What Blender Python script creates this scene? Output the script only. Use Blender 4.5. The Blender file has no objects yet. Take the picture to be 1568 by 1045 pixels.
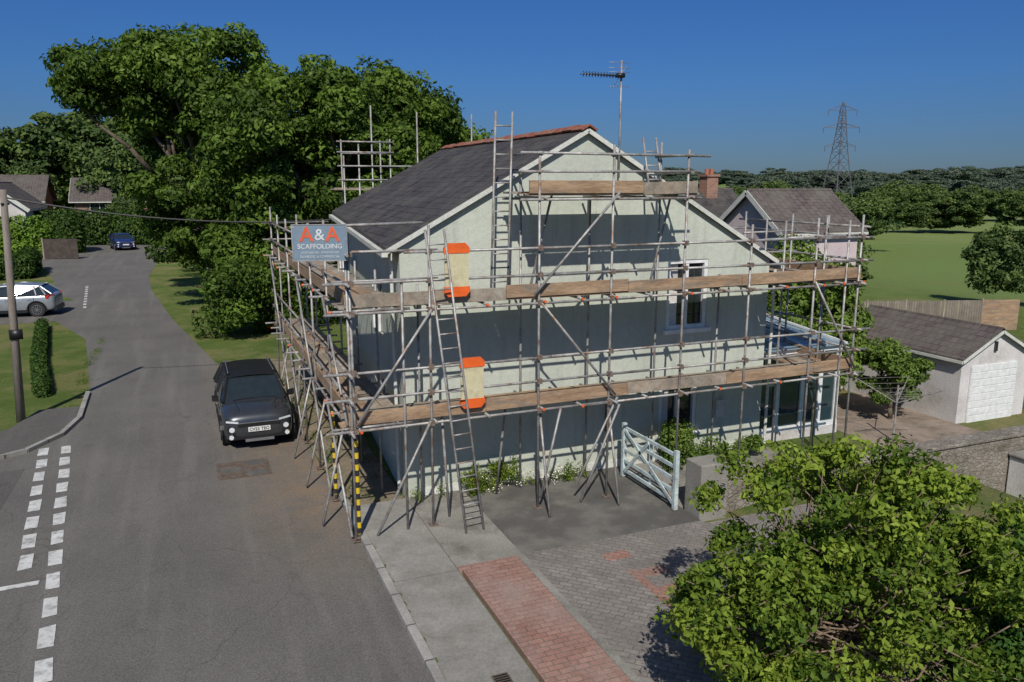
import bpy, bmesh, math, random
import numpy as np
from mathutils import Vector, Matrix
random.seed(7); rng=np.random.default_rng(7)
SC=bpy.context.scene
SC.view_settings.view_transform='Standard'; SC.view_settings.look='None'; SC.view_settings.exposure=0

# ---------------------------------------------------------------- materials
def nt(name):
    m=bpy.data.materials.new(name); m.use_nodes=True
    t=m.node_tree; b=t.nodes['Principled BSDF']; return m,t,b
def N(t,typ,**k):
    n=t.nodes.new(typ)
    for a,v in k.items():
        if a in n.inputs.keys(): n.inputs[a].default_value=v
        else: setattr(n,a,v)
    return n
def rgb(c): return (c[0],c[1],c[2],1)
def mixc(t,fac,a,b,mode='MIX'):
    n=t.nodes.new('ShaderNodeMix'); n.data_type='RGBA'; n.blend_type=mode
    for s,v in ((0,fac),(6,a),(7,b)):
        if isinstance(v,(int,float)): n.inputs[s].default_value=v
        elif isinstance(v,tuple): n.inputs[s].default_value=rgb(v)
        else: t.links.new(v,n.inputs[s])
    return n.outputs[2]
def pos(t,sc=(1,1,1)):
    g=t.nodes.new('ShaderNodeNewGeometry'); m=t.nodes.new('ShaderNodeMapping')
    m.inputs['Scale'].default_value=sc
    t.links.new(g.outputs['Position'],m.inputs['Vector']); return m.outputs[0]
def noise(t,vec,scale,detail=5,rough=.6,lo=.35,hi=.65):
    n=N(t,'ShaderNodeTexNoise'); n.inputs['Scale'].default_value=scale; n.inputs['Detail'].default_value=detail; n.inputs['Roughness'].default_value=rough
    t.links.new(vec,n.inputs['Vector'])
    r=t.nodes.new('ShaderNodeMapRange'); r.inputs[1].default_value=lo; r.inputs[2].default_value=hi
    t.links.new(n.outputs[0],r.inputs[0]); return r.outputs[0]
def bump(t,b,h,strength=.3,dist=.02):
    n=t.nodes.new('ShaderNodeBump'); n.inputs['Strength'].default_value=strength; n.inputs['Distance'].default_value=dist
    t.links.new(h,n.inputs['Height']); t.links.new(n.outputs[0],b.inputs['Normal'])
def mk(name,c1,c2,scale=1,rough=.8,bs=.3,fine=20,c3=None,s3=.3,metal=0,stretch=(1,1,1),bd=.01,spec=.3,finek=.25):
    m,t,b=nt(name); v=pos(t,stretch)
    c=mixc(t,noise(t,v,scale),c1,c2)
    if c3: c=mixc(t,noise(t,v,s3,6,.7,.5,.68),c,c3)
    fn=noise(t,v,fine,4,.7,.25,.75)
    dk=mixc(t,fn,(1-finek,)*3,(1+finek,)*3)
    c=mixc(t,1.0,c,dk,'MULTIPLY')
    t.links.new(c,b.inputs['Base Color']); b.inputs['Roughness'].default_value=rough; b.inputs['Metallic'].default_value=metal
    b.inputs['Specular IOR Level'].default_value=spec
    if bs: bump(t,b,fn,bs,bd)
    return m
def flat(name,c,rough=.5,metal=0,coat=0,spec=.5):
    m,t,b=nt(name)
    v=pos(t); c2=tuple(x*.8 for x in c)
    t.links.new(mixc(t,noise(t,v,6),c,c2),b.inputs['Base Color'])
    b.inputs['Roughness'].default_value=rough; b.inputs['Metallic'].default_value=metal; b.inputs['Coat Weight'].default_value=coat
    b.inputs['Specular IOR Level'].default_value=spec
    return m
def brickmat(name,c1,c2,mortar,bw,rh,ms=.006,perm='XY',rough=.85,dirt=(.08,.07,.055),rot=0,dfac=.5,slope=1,dsc=.9):
    m,t,b=nt(name); g=t.nodes.new('ShaderNodeNewGeometry'); s=t.nodes.new('ShaderNodeSeparateXYZ'); cb=t.nodes.new('ShaderNodeCombineXYZ')
    t.links.new(g.outputs['Position'],s.inputs[0])
    t.links.new(s.outputs[perm[0]],cb.inputs[0]); t.links.new(s.outputs[perm[1]],cb.inputs[1])
    mp=t.nodes.new('ShaderNodeMapping'); mp.inputs['Rotation'].default_value=(0,0,rot); mp.inputs['Scale'].default_value=(1,slope,1)
    t.links.new(cb.outputs[0],mp.inputs['Vector'])
    br=t.nodes.new('ShaderNodeTexBrick'); t.links.new(mp.outputs[0],br.inputs['Vector'])
    br.inputs['Color1'].default_value=rgb(c1); br.inputs['Color2'].default_value=rgb(c2); br.inputs['Mortar'].default_value=rgb(mortar)
    br.inputs['Scale'].default_value=1; br.inputs['Brick Width'].default_value=bw; br.inputs['Row Height'].default_value=rh; br.inputs['Mortar Size'].default_value=ms
    v=pos(t)
    c=mixc(t,noise(t,v,dsc,7,.7,.40,.68),br.outputs[0],dirt)
    c=mixc(t,dfac,br.outputs[0],c)
    fn=noise(t,v,30,4,.7,.25,.75)
    c=mixc(t,1.0,c,mixc(t,fn,(.75,)*3,(1.25,)*3),'MULTIPLY')
    c=mixc(t,1.0,c,mixc(t,noise(t,v,2.3,6,.7,.3,.7),(.86,)*3,(1.12,)*3),'MULTIPLY')
    t.links.new(c,b.inputs['Base Color']); b.inputs['Roughness'].default_value=rough; b.inputs['Specular IOR Level'].default_value=.3
    inv=t.nodes.new('ShaderNodeMath'); inv.operation='SUBTRACT'; inv.inputs[0].default_value=1; t.links.new(br.outputs['Fac'],inv.inputs[1])
    bump(t,b,inv.outputs[0],.5,.008)
    return m
def leafmat(name,dark,light,trans=.25):
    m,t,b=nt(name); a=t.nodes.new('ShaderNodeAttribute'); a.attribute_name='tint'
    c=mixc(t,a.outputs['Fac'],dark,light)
    t.links.new(c,b.inputs['Base Color']); b.inputs['Roughness'].default_value=.6; b.inputs['Specular IOR Level'].default_value=.18
    tr=t.nodes.new('ShaderNodeBsdfTranslucent'); t.links.new(mixc(t,1.0,c,(1.0,1.15,.5),'MULTIPLY'),tr.inputs[0])
    mx=t.nodes.new('ShaderNodeMixShader'); mx.inputs[0].default_value=trans
    t.links.new(b.outputs[0],mx.inputs[1]); t.links.new(tr.outputs[0],mx.inputs[2])
    t.links.new(mx.outputs[0],t.nodes['Material Output'].inputs[0]); return m

def asphalt(name='asphalt',k=1.0,dust=True):
    m,t,b=nt(name); v=pos(t)
    S3=lambda c: tuple(x*k for x in c)
    c=mixc(t,noise(t,v,.35,6,.65),S3((.118,.112,.103)),S3((.148,.14,.127)))
    c=mixc(t,noise(t,pos(t,(1.6,.12,1)),1.0,4,.6,.5,.75),c,S3((.175,.165,.15)))
    c=mixc(t,noise(t,v,1.1,5,.7,.60,.75),c,S3((.095,.09,.083)))
    if dust:
        g=t.nodes.new('ShaderNodeNewGeometry'); s=t.nodes.new('ShaderNodeSeparateXYZ'); t.links.new(g.outputs['Position'],s.inputs[0])
        r=t.nodes.new('ShaderNodeMapRange'); r.inputs[1].default_value=-3.6; r.inputs[2].default_value=-1.5; t.links.new(s.outputs['X'],r.inputs[0])
        r2=t.nodes.new('ShaderNodeMapRange'); r2.inputs[1].default_value=-3.5; r2.inputs[2].default_value=1.0; t.links.new(s.outputs['Y'],r2.inputs[0])
        mu=t.nodes.new('ShaderNodeMath'); mu.operation='MULTIPLY'; t.links.new(r.outputs[0],mu.inputs[0]); t.links.new(r2.outputs[0],mu.inputs[1])
        mu2=t.nodes.new('ShaderNodeMath'); mu2.operation='MULTIPLY'; t.links.new(mu.outputs[0],mu2.inputs[0]); t.links.new(noise(t,v,1.3,7,.7,.3,.6),mu2.inputs[1])
        c=mixc(t,mu2.outputs[0],c,(.215,.16,.11))
    vo=t.nodes.new('ShaderNodeTexVoronoi'); vo.feature='DISTANCE_TO_EDGE'; vo.inputs['Scale'].default_value=.28
    nz=t.nodes.new('ShaderNodeTexNoise'); nz.inputs['Scale'].default_value=1.2; t.links.new(v,nz.inputs['Vector'])
    ad=t.nodes.new('ShaderNodeVectorMath'); ad.operation='ADD'; t.links.new(v,ad.inputs[0]); t.links.new(nz.outputs['Color'],ad.inputs[1]); t.links.new(ad.outputs[0],vo.inputs['Vector'])
    cr=t.nodes.new('ShaderNodeMapRange'); cr.inputs[1].default_value=.0; cr.inputs[2].default_value=.005; cr.inputs[3].default_value=.4; cr.inputs[4].default_value=0; t.links.new(vo.outputs[0],cr.inputs[0])
    c=mixc(t,cr.outputs[0],c,(.06,.055,.05))
    fn=noise(t,v,38,3,.8,.3,.7)
    c=mixc(t,1.0,c,mixc(t,fn,(.62,)*3,(1.38,)*3),'MULTIPLY')
    t.links.new(c,b.inputs['Base Color']); b.inputs['Roughness'].default_value=.85; b.inputs['Specular IOR Level'].default_value=.25
    bump(t,b,fn,.5,.008); return m
def grassmat():
    m,t,b=nt('grass_ground'); v=pos(t)
    c=mixc(t,noise(t,v,.5,7,.7),(.085,.13,.03),(.15,.19,.05))
    c=mixc(t,noise(t,v,.25,6,.7,.48,.66),c,(.22,.19,.09))
    vo=t.nodes.new('ShaderNodeTexVoronoi'); vo.inputs['Scale'].default_value=.009; t.links.new(v,vo.inputs['Vector'])
    hs=t.nodes.new('ShaderNodeSeparateColor'); t.links.new(vo.outputs['Color'],hs.inputs[0])
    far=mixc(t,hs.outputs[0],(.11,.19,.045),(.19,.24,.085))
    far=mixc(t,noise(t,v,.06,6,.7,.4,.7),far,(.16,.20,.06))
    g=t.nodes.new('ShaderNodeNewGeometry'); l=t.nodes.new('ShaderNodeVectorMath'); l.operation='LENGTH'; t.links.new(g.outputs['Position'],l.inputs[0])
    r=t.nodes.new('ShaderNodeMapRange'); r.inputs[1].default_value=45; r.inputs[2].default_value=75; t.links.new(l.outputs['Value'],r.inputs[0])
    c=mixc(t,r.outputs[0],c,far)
    fn=noise(t,v,12,6,.8,.25,.75)
    c=mixc(t,1.0,c,mixc(t,fn,(.65,)*3,(1.35,)*3),'MULTIPLY')
    t.links.new(c,b.inputs['Base Color']); b.inputs['Roughness'].default_value=.95; b.inputs['Specular IOR Level'].default_value=.1
    bump(t,b,fn,.8,.05); return m
def stonemat(name='rubble_stone',c1=(.22,.185,.15),c2=(.30,.265,.22),sc=7):
    m,t,b=nt(name); v=pos(t,(1,1,1.7))
    vo=t.nodes.new('ShaderNodeTexVoronoi'); vo.inputs['Scale'].default_value=sc; t.links.new(v,vo.inputs['Vector'])
    s=t.nodes.new('ShaderNodeSeparateColor'); t.links.new(vo.outputs['Color'],s.inputs[0])
    ve=t.nodes.new('ShaderNodeTexVoronoi'); ve.feature='DISTANCE_TO_EDGE'; ve.inputs['Scale'].default_value=sc; t.links.new(v,ve.inputs['Vector'])
    r=t.nodes.new('ShaderNodeMapRange'); r.inputs[1].default_value=.02; r.inputs[2].default_value=.10; t.links.new(ve.outputs[0],r.inputs[0])
    c=mixc(t,s.outputs[0],c1,c2); c=mixc(t,r.outputs[0],(.20,.18,.15),c)
    c=mixc(t,noise(t,v,1.2,6,.7,.45,.65),c,(.13,.115,.085))
    t.links.new(c,b.inputs['Base Color']); b.inputs['Roughness'].default_value=.9; bump(t,b,r.outputs[0],.6,.03); return m
def stripemat():
    m,t,b=nt('yellow_black_guard'); w=t.nodes.new('ShaderNodeTexWave'); w.bands_direction='Z'; w.inputs['Scale'].default_value=1.5
    t.links.new(pos(t,(1,1,1)),w.inputs['Vector'])
    r=t.nodes.new('ShaderNodeMath'); r.operation='GREATER_THAN'; r.inputs[1].default_value=.5; t.links.new(w.outputs[1],r.inputs[0])
    t.links.new(mixc(t,r.outputs[0],(.02,.02,.02),(.60,.42,.02)),b.inputs['Base Color']); b.inputs['Roughness'].default_value=.6; return m
def wallmat():
    m,t,b=nt('painted_render'); v=pos(t)
    c=mixc(t,noise(t,v,.5,6,.6),(.445,.475,.405),(.515,.545,.47))
    c=mixc(t,noise(t,pos(t,(2.2,2.2,.25)),1.4,6,.7,.50,.76),c,(.36,.385,.325))
    g=t.nodes.new('ShaderNodeNewGeometry'); s=t.nodes.new('ShaderNodeSeparateXYZ'); t.links.new(g.outputs['Position'],s.inputs[0])
    r=t.nodes.new('ShaderNodeMapRange'); r.inputs[1].default_value=.7; r.inputs[2].default_value=.1; r.inputs[3].default_value=0; r.inputs[4].default_value=.7; t.links.new(s.outputs['Z'],r.inputs[0])
    mu=t.nodes.new('ShaderNodeMath'); mu.operation='MULTIPLY'; t.links.new(r.outputs[0],mu.inputs[0]); t.links.new(noise(t,v,3,6,.7,.35,.65),mu.inputs[1])
    c=mixc(t,mu.outputs[0],c,(.26,.27,.21))
    c=mixc(t,1.0,c,mixc(t,noise(t,v,9,6,.75,.25,.75),(.9,)*3,(1.1,)*3),'MULTIPLY')
    t.links.new(c,b.inputs['Base Color']); b.inputs['Roughness'].default_value=.85; b.inputs['Specular IOR Level'].default_value=.25
    bump(t,b,noise(t,v,5,7,.7,.2,.8),.45,.025); return m

M_asph=asphalt(); M_asph2=asphalt('dark_asphalt',.80,False); M_grass=grassmat(); M_stone=stonemat(); M_stripe=stripemat(); M_wall=wallmat()
M_white=mk('road_paint',(.48,.48,.46),(.62,.62,.59),3,.7,.2,40,c3=(.19,.18,.17),s3=5)
M_slab=brickmat('pavement_slabs',(.255,.245,.22),(.285,.275,.25),(.155,.145,.125),3.2,1.6,.012,perm='YX',dfac=.85,dirt=(.18,.17,.145),dsc=1.7)
M_kerb=brickmat('kerbstone',(.30,.29,.265),(.36,.345,.315),(.1,.1,.09),.9,5,.015,perm='YX')
M_conc=mk('concrete',(.21,.20,.175),(.28,.265,.235),1.2,.9,.4,25,c3=(.14,.13,.11),s3=1.5)
M_tarm=mk('dark_tarmac',(.085,.081,.075),(.13,.125,.112),.9,.9,.5,40,c3=(.18,.17,.15),s3=.9)
M_red=brickmat('red_block_paving',(.27,.14,.11),(.33,.19,.15),(.15,.115,.095),.21,.105,.008,dirt=(.30,.225,.19),dfac=.9)
M_red2=brickmat('faded_red_block',(.28,.14,.105),(.33,.185,.145),(.15,.11,.09),.21,.105,.008,rot=.785,dirt=(.22,.17,.145),dfac=.6)
M_grey=brickmat('grey_block_paving',(.20,.18,.165),(.26,.235,.215),(.12,.11,.095),.21,.105,.007,rot=.785,dirt=(.16,.145,.125),dfac=.8)
M_dirt=mk('dry_dirt',(.18,.145,.10),(.25,.20,.145),1.5,.95,.6,18,c3=(.09,.11,.04),s3=1.6)
M_slate=brickmat('slate',(.040,.036,.038),(.070,.062,.063),(.016,.015,.016),.3,.22,.012,perm='YX',rough=.75,dirt=(.10,.093,.08),dfac=.8,slope=1.14,dsc=1.5)
M_ridge=mk('ridge_tile',(.19,.055,.035),(.30,.12,.08),5,.85,.4,25,c3=(.30,.24,.15),s3=4)
M_fasc=mk('white_fascia',(.50,.51,.46),(.62,.62,.57),2,.5,.1,20)
M_galv=mk('galvanised_tube',(.24,.235,.225),(.42,.41,.39),5,.5,.1,30,c3=(.20,.12,.08),s3=3.5,metal=.3)
M_coup=mk('rusty_coupler',(.14,.08,.055),(.28,.24,.21),20,.6,.2,60,metal=.4)
M_orange=flat('orange_plastic',(.80,.13,.02),.5)
M_cream=mk('faded_panel',(.50,.45,.27),(.58,.53,.35),8,.6,.1,60,c3=(.36,.33,.24),s3=5)
M_wood=mk('scaffold_board',(.24,.155,.095),(.38,.26,.165),1.3,.8,.3,9,c3=(.19,.16,.13),s3=1.2,stretch=(1,1,6),finek=.35)
M_wood2=mk('weathered_board',(.20,.17,.135),(.31,.25,.19),1.5,.85,.3,9,c3=(.34,.31,.26),s3=1.8,finek=.35)
M_glass=flat('window_glass',(.02,.028,.032),.04,0,0,.8)
M_glass2=flat('conservatory_glass',(.03,.055,.065),.04,0,0,.8)
M_upvc=flat('white_upvc',(.78,.79,.78),.35)
M_black=flat('black_trim',(.012,.012,.013),.45)
M_tyre=flat('tyre_rubber',(.018,.018,.018),.8)
M_alloy=flat('alloy_wheel',(.35,.35,.36),.35,.7)
M_cargrey=flat('graphite_paint',(.05,.055,.062),.3,.4,1)
M_silver=flat('silver_paint',(.36,.38,.41),.35,.5,.6)
M_blue=flat('blue_paint',(.02,.04,.16),.3,.3,1)
M_carwhite=flat('white_paint',(.7,.7,.7),.3,0,1)
M_lamp=flat('headlamp_glass',(.75,.77,.8),.1,.1,1)
M_tail=flat('tail_lamp',(.5,.02,.02),.2,0,1)
M_plate=flat('number_plate',(.75,.75,.72),.4)
M_sign=mk('sign_face',(.15,.21,.27),(.19,.25,.31),4,.4,.0,60)
M_signtxt=flat('sign_letter_white',(.62,.64,.65),.5)
M_signor=flat('sign_letter_orange',(.70,.12,.04),.5)
M_bark=mk('bark',(.08,.06,.045),(.15,.12,.09),6,.95,.8,25,stretch=(1,1,.3),bd=.03)
M_twig=mk('twig_bark',(.16,.11,.075),(.24,.18,.13),9,.95,.4,40)
M_pole=mk('weathered_pole',(.14,.12,.10),(.22,.19,.16),5,.9,.4,25,stretch=(1,1,.15))
M_dkwood=mk('dark_stained_timber',(.045,.035,.03),(.075,.06,.05),3,.8,.3,20)
M_gate=mk('pale_gate_paint',(.38,.47,.49),(.52,.60,.60),3,.6,.2,30,c3=(.28,.26,.22),s3=5)
M_pink=mk('pink_render',(.50,.41,.42),(.58,.49,.49),1,.85,.2,20)
M_wr=mk('white_render',(.52,.50,.49),(.62,.60,.58),1,.85,.2,20,c3=(.42,.39,.36),s3=.9)
M_brick=brickmat('house_brick',(.30,.13,.08),(.38,.19,.12),(.3,.27,.24),.22,.075,.008,perm='XZ')
M_tile2=brickmat('brown_tiles',(.085,.068,.065),(.12,.098,.09),(.04,.03,.03),.3,.28,.015,perm='YX',dirt=(.13,.12,.10),dfac=.8)
M_fence=brickmat('fence_panels',(.20,.17,.14),(.27,.23,.18),(.09,.07,.06),.14,3,.008,perm='XZ')
M_iron=mk('cast_iron',(.09,.07,.055),(.15,.115,.09),12,.7,.6,60,c3=(.19,.145,.11),s3=8)
M_steel=mk('pylon_steel',(.10,.10,.115),(.14,.14,.155),1,.6,0,5)
M_patio=mk('patio_paving',(.22,.17,.135),(.31,.25,.20),1.3,.9,.3,20,c3=(.14,.12,.09),s3=1)
M_tp=mk('terracotta',(.32,.12,.07),(.38,.16,.1),9,.8,.2,30)
L_oak=leafmat('oak_leaves',(.030,.060,.010),(.15,.235,.035),.27)
L_far=leafmat('woodland_leaves',(.035,.066,.020),(.14,.20,.05),.15)
L_haze=leafmat('haze_tinted_leaves',(.06,.088,.066),(.125,.16,.105),.1)  # paler, bluish greens: aerial haze painted into the far trees' leaf colour
L_near=leafmat('young_leaves',(.055,.11,.013),(.26,.34,.045),.33)
L_near2=leafmat('laurel_leaves',(.02,.06,.012),(.11,.22,.03),.25)
L_hedge=leafmat('hedge_leaves',(.09,.17,.02),(.23,.35,.05),.2)
L_dkh=leafmat('dark_hedge_leaves',(.028,.06,.012),(.085,.15,.028),.2)
L_shrub=leafmat('shrub_leaves',(.05,.095,.015),(.18,.26,.05),.25)
M_flower=flat('flower_petals',(.75,.72,.6),.8)

# ---------------------------------------------------------------- mesh builder
class MB:
    def __init__(s): s.v=[]; s.f=[]; s.m=[]; s.mats=[]
    def mi(s,m):
        if m not in s.mats: s.mats.append(m)
        return s.mats.index(m)
    def hexa(s,p,m):
        b=len(s.v); s.v+=[tuple(x) for x in p]; k=s.mi(m)
        for q in ((0,3,2,1),(4,5,6,7),(0,1,5,4),(1,2,6,5),(2,3,7,6),(3,0,4,7)):
            s.f.append(tuple(b+i for i in q)); s.m.append(k)
    def box(s,x0,x1,y0,y1,z0,z1,m):
        s.hexa([(x0,y0,z0),(x1,y0,z0),(x1,y1,z0),(x0,y1,z0),(x0,y0,z1),(x1,y0,z1),(x1,y1,z1),(x0,y1,z1)],m)
    def beam(s,a,b,w,h,m,up=(0,0,1)):
        a=Vector(a); b=Vector(b); d=(b-a).normalized(); u=Vector(up)
        sd=d.cross(u)
        if sd.length<1e-4: sd=d.cross(Vector((0,1,0)))
        sd.normalize(); u=sd.cross(d).normalized(); sd*=w/2; u=u*h/2
        s.hexa([a-sd-u,a+sd-u,b+sd-u,b-sd-u,a-sd+u,a+sd+u,b+sd+u,b-sd+u],m)
    def tube(s,a,b,r,m,n=7,r2=None):
        a=Vector(a); b=Vector(b); d=(b-a)
        if d.length<1e-6: return
        d.normalize(); x=d.orthogonal().normalized(); y=d.cross(x); r2=r if r2 is None else r2
        k=len(s.v); mi=s.mi(m)
        for c,rr in ((a,r),(b,r2)):
            for i in range(n):
                t=2*math.pi*i/n; s.v.append(tuple(c+x*math.cos(t)*rr+y*math.sin(t)*rr))
        for i in range(n):
            j=(i+1)%n; s.f.append((k+i,k+j,k+n+j,k+n+i)); s.m.append(mi)
        s.f.append(tuple(k+n-1-i for i in range(n))); s.m.append(mi)
        s.f.append(tuple(k+n+i for i in range(n))); s.m.append(mi)
    def poly(s,p,m):
        k=len(s.v); s.v+=[tuple(x) for x in p]; s.f.append(tuple(range(k,k+len(p)))); s.m.append(s.mi(m))
    def build(s,name,parent=None,smooth=False,bevel=0):
        me=bpy.data.meshes.new(name); me.from_pydata(s.v,[],s.f); 
        for m in s.mats: me.materials.append(m)
        me.polygons.foreach_set('material_index',s.m)
        if smooth: me.polygons.foreach_set('use_smooth',[len(f)==4 for f in s.f])
        me.update(); o=bpy.data.objects.new(name,me); SC.collection.objects.link(o)
        if parent: o.parent=parent
        if bevel:
            mod=o.modifiers.new('bev','BEVEL'); mod.width=bevel; mod.segments=2; mod.limit_method='ANGLE'
        return o
def empty(name,loc=(0,0,0),rz=0):
    e=bpy.data.objects.new(name,None); e.empty_display_size=.2; SC.collection.objects.link(e); e.location=loc; e.rotation_euler=(0,0,rz); return e
def sheet(name,pts,z,m,parent=None):
    b=MB(); b.poly([(x,y,z) for x,y in pts],m); o=b.build(name,parent)
    bm=bmesh.new(); bm.from_mesh(o.data); bmesh.ops.triangulate(bm,faces=bm.faces[:]); bmesh.ops.recalc_face_normals(bm,faces=bm.faces[:])
    if bm.faces[0].normal.z<0: bmesh.ops.reverse_faces(bm,faces=bm.faces[:])
    bm.to_mesh(o.data); bm.free(); return o
def cut(o,boxes):
    c=MB()
    for b in boxes: c.box(*b,o.data.materials[0])
    co=c.build('cutter'); mod=o.modifiers.new('c','BOOLEAN'); mod.object=co; mod.operation='DIFFERENCE'; mod.solver='EXACT'
    dg=bpy.context.evaluated_depsgraph_get(); me=bpy.data.meshes.new_from_object(o.evaluated_get(dg))
    o.modifiers.clear(); o.data=me; bpy.data.objects.remove(co)

# ---------------------------------------------------------------- foliage
def leaves(name,C,R,T,per,size,mat,parent=None,inner=.55,asp=.5,outw=1.0):
    C=np.array(C,float); R=np.array(R,float); T=np.array(T,float)
    if R.ndim==1: R=np.stack([R,R,R*.8],1)
    n=len(C); idx=np.repeat(np.arange(n),per); Nn=len(idx)
    d=rng.normal(size=(Nn,3)); d/=np.linalg.norm(d,axis=1)[:,None]
    r=inner+(1.05-inner)*rng.random(Nn)**.6
    r*=1+.18*np.sin(d[:,0]*5+idx)*np.cos(d[:,2]*6+idx*2)
    p=C[idx]+d*R[idx]*r[:,None]
    nn=d*outw+rng.normal(size=(Nn,3))*.65+np.array([0,0,.35]); nn/=np.linalg.norm(nn,axis=1)[:,None]
    q=rng.normal(size=(Nn,3)); tt=np.cross(nn,q); tt/=np.linalg.norm(tt,axis=1)[:,None]; bb=np.cross(nn,tt)
    s=size*rng.uniform(.6,1.3,Nn)[:,None]
    bend=nn*s*.18
    V=np.stack([p-tt*s-bend,p+bb*s*asp+bend*.5,p+tt*s-bend,p-bb*s*asp+bend*.5],1).reshape(-1,3)
    me=bpy.data.meshes.new(name)
    me.vertices.add(Nn*4); me.vertices.foreach_set('co',V.ravel())
    me.loops.add(Nn*4); me.loops.foreach_set('vertex_index',np.arange(Nn*4,dtype=np.int32))
    me.polygons.add(Nn); me.polygons.foreach_set('loop_start',np.arange(0,Nn*4,4,dtype=np.int32)); me.polygons.foreach_set('loop_total',np.full(Nn,4,dtype=np.int32))
    me.update(calc_edges=True)
    a=me.attributes.new('tint','FLOAT','FACE'); a.data.foreach_set('value',np.clip(T[idx]+rng.normal(size=Nn)*.18,0,1))
    me.materials.append(mat)
    o=bpy.data.objects.new(name,me); SC.collection.objects.link(o)
    if parent: o.parent=parent
    return o
def crown(cx,cy,cz,rx,ry,rz,n,rc,lobes=5):
    C=[];R=[];T=[]
    ld=[Vector((random.gauss(0,1),random.gauss(0,1),random.gauss(0,.8))).normalized() for _ in range(lobes)]
    for i in range(n):
        d=Vector((random.gauss(0,1),random.gauss(0,1),random.gauss(.15,1))).normalized()
        k=.80+.26*max(max(0,d.dot(l))**3 for l in ld)
        rr=k*(random.random()**.28)
        r=rc*random.uniform(.5,1.3)
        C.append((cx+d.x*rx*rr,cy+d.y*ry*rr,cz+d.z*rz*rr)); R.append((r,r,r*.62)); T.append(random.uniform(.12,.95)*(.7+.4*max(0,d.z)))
    return C,R,T
def branch(b,p,q,r0,r1,m,seg=4,wob=.1):
    p=Vector(p); q=Vector(q); L=(q-p).length; pr=p
    for i in range(1,seg+1):
        t=i/seg; c=p.lerp(q,t)+Vector((random.uniform(-1,1),random.uniform(-1,1),random.uniform(-.5,.5)))*wob*L*(0 if i==seg else .6)
        b.tube(pr,c,r0+(r1-r0)*(i-1)/seg,m,8,r0+(r1-r0)*t); pr=c
def tree(name,x,y,z0,crowns,rc,per,size,mat,trunk=.4,limbs=14,inner=.5,asp=.5,th=5):
    e=empty(name); C=[];R=[];T=[]
    for c in crowns:
        a,b_,d=crown(*c,rc); C+=a; R+=b_; T+=d
    leaves('foliage',C,R,T,per,size,mat,e,inner,asp)
    b=MB(); top=Vector((x+.3,y,z0+th)); branch(b,(x,y,z0-.3),top,trunk,trunk*.6,M_bark,5,.04)
    for i in random.sample(range(len(C)),min(limbs,len(C))):
        st=Vector((x,y,z0)).lerp(top,random.uniform(.55,1)); branch(b,st,C[i],trunk*.38,trunk*.06,M_bark,5,.1)
    b.build('trunk_and_limbs',e,True); return e

# ---------------------------------------------------------------- terrain
def ss(a,b,x): 
    t=np.clip((x-a)/(b-a),0,1); return t*t*(3-2*t)
def tz(x,y):
    r=np.hypot(x,y)
    return -2.2*ss(11.3,12.6,x)-2.8*ss(42,80,x)+8*ss(350,1300,r)+ (ss(120,400,r))*1.5*np.sin(x*.011)*np.cos(y*.013)
xs=np.concatenate([np.linspace(-1500,-80,14),np.linspace(-60,6,8),np.arange(9,14.1,.25),np.arange(16,100,5),np.linspace(115,2200,34)])
ys=np.concatenate([np.linspace(-600,-40,8),np.linspace(-30,100,24),np.linspace(115,2200,34)])
X,Y=np.meshgrid(xs,ys,indexing='ij'); Z=tz(X,Y)
vv=np.stack([X,Y,Z],-1).reshape(-1,3); ny=len(ys)
ff=[(i*ny+j,(i+1)*ny+j,(i+1)*ny+j+1,i*ny+j+1) for i in range(len(xs)-1) for j in range(ny-1)]
me=bpy.data.meshes.new('ground'); me.from_pydata(vv.tolist(),[],ff); me.materials.append(M_grass); me.polygons.foreach_set('use_smooth',[True]*len(ff))
o=bpy.data.objects.new('ground',me); SC.collection.objects.link(o)

road=[(-1.15,-40),(-1.15,0),(-1.3,6.7),(-1.8,11),(-2.9,14.5),(-4.3,24.5),(-5.5,36),(-5.9,44),(-5.6,54),(-3,60),(6,66),(6,72),(-6,76),(-16,76),(-14.5,60),(-11.5,44),(-10.4,36.6),(-9.2,33.2),(-30,34),(-30,25.6),(-9.2,26.2),(-7.5,20.9),(-6.5,11.4),(-6.45,8.6),(-6.7,7.2),(-7.3,6.1),(-8.5,5.3),(-12,4.4),(-45,3),(-45,-40)]
sheet('road',road,.006,M_asph)
sheet('side_road_surface',[(-7.2,4.9),(-7.25,2.5),(-6.75,-.6),(-14,-.8),(-14,3.6),(-8.5,4.9)],.010,M_asph2)
b=MB(); kp=[(-6.5,11.4),(-6.45,8.6),(-6.7,7.2),(-7.3,6.1),(-8.5,5.3),(-12,4.4),(-30,3.6)]
for a,c in zip(kp,kp[1:]): b.beam((a[0]-.06,a[1]+.06,.04),(c[0]-.06,c[1]+.06,.04),.12,.10,M_kerb)
b.build('kerb')
sheet('pavement',[(-6.6,9.8),(-6.56,8.6),(-6.8,7.3),(-7.4,6.25),(-8.6,5.45),(-12,4.6),(-30,3.8),(-30,5.2),(-12,6.2),(-9,7.2),(-8,8.2),(-7.6,9.8)],.07,M_asph2)
b=MB()
def dash(x0,y0,x1,y1,ln,gap,w):
    p=Vector((x0,y0,0)); q=Vector((x1,y1,0)); L=(q-p).length; d=(q-p)/L; s=Vector((-d.y,d.x,0))*w/2; t=0
    while t<L:
        e=min(t+ln,L); a=p+d*t; c=p+d*e; j=lambda: Vector((random.uniform(-.012,.012),random.uniform(-.02,.02),0))
        b.poly([(v.x,v.y,.015) for v in (a-s+j(),c-s+j(),c+s+j(),a+s+j())],M_white); t+=ln+gap
dash(-6.55,6.3,-5.62,-4.6,.58,.30,.20); dash(-7.02,6.3,-6.37,-.7,.58,.30,.20)
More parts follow.
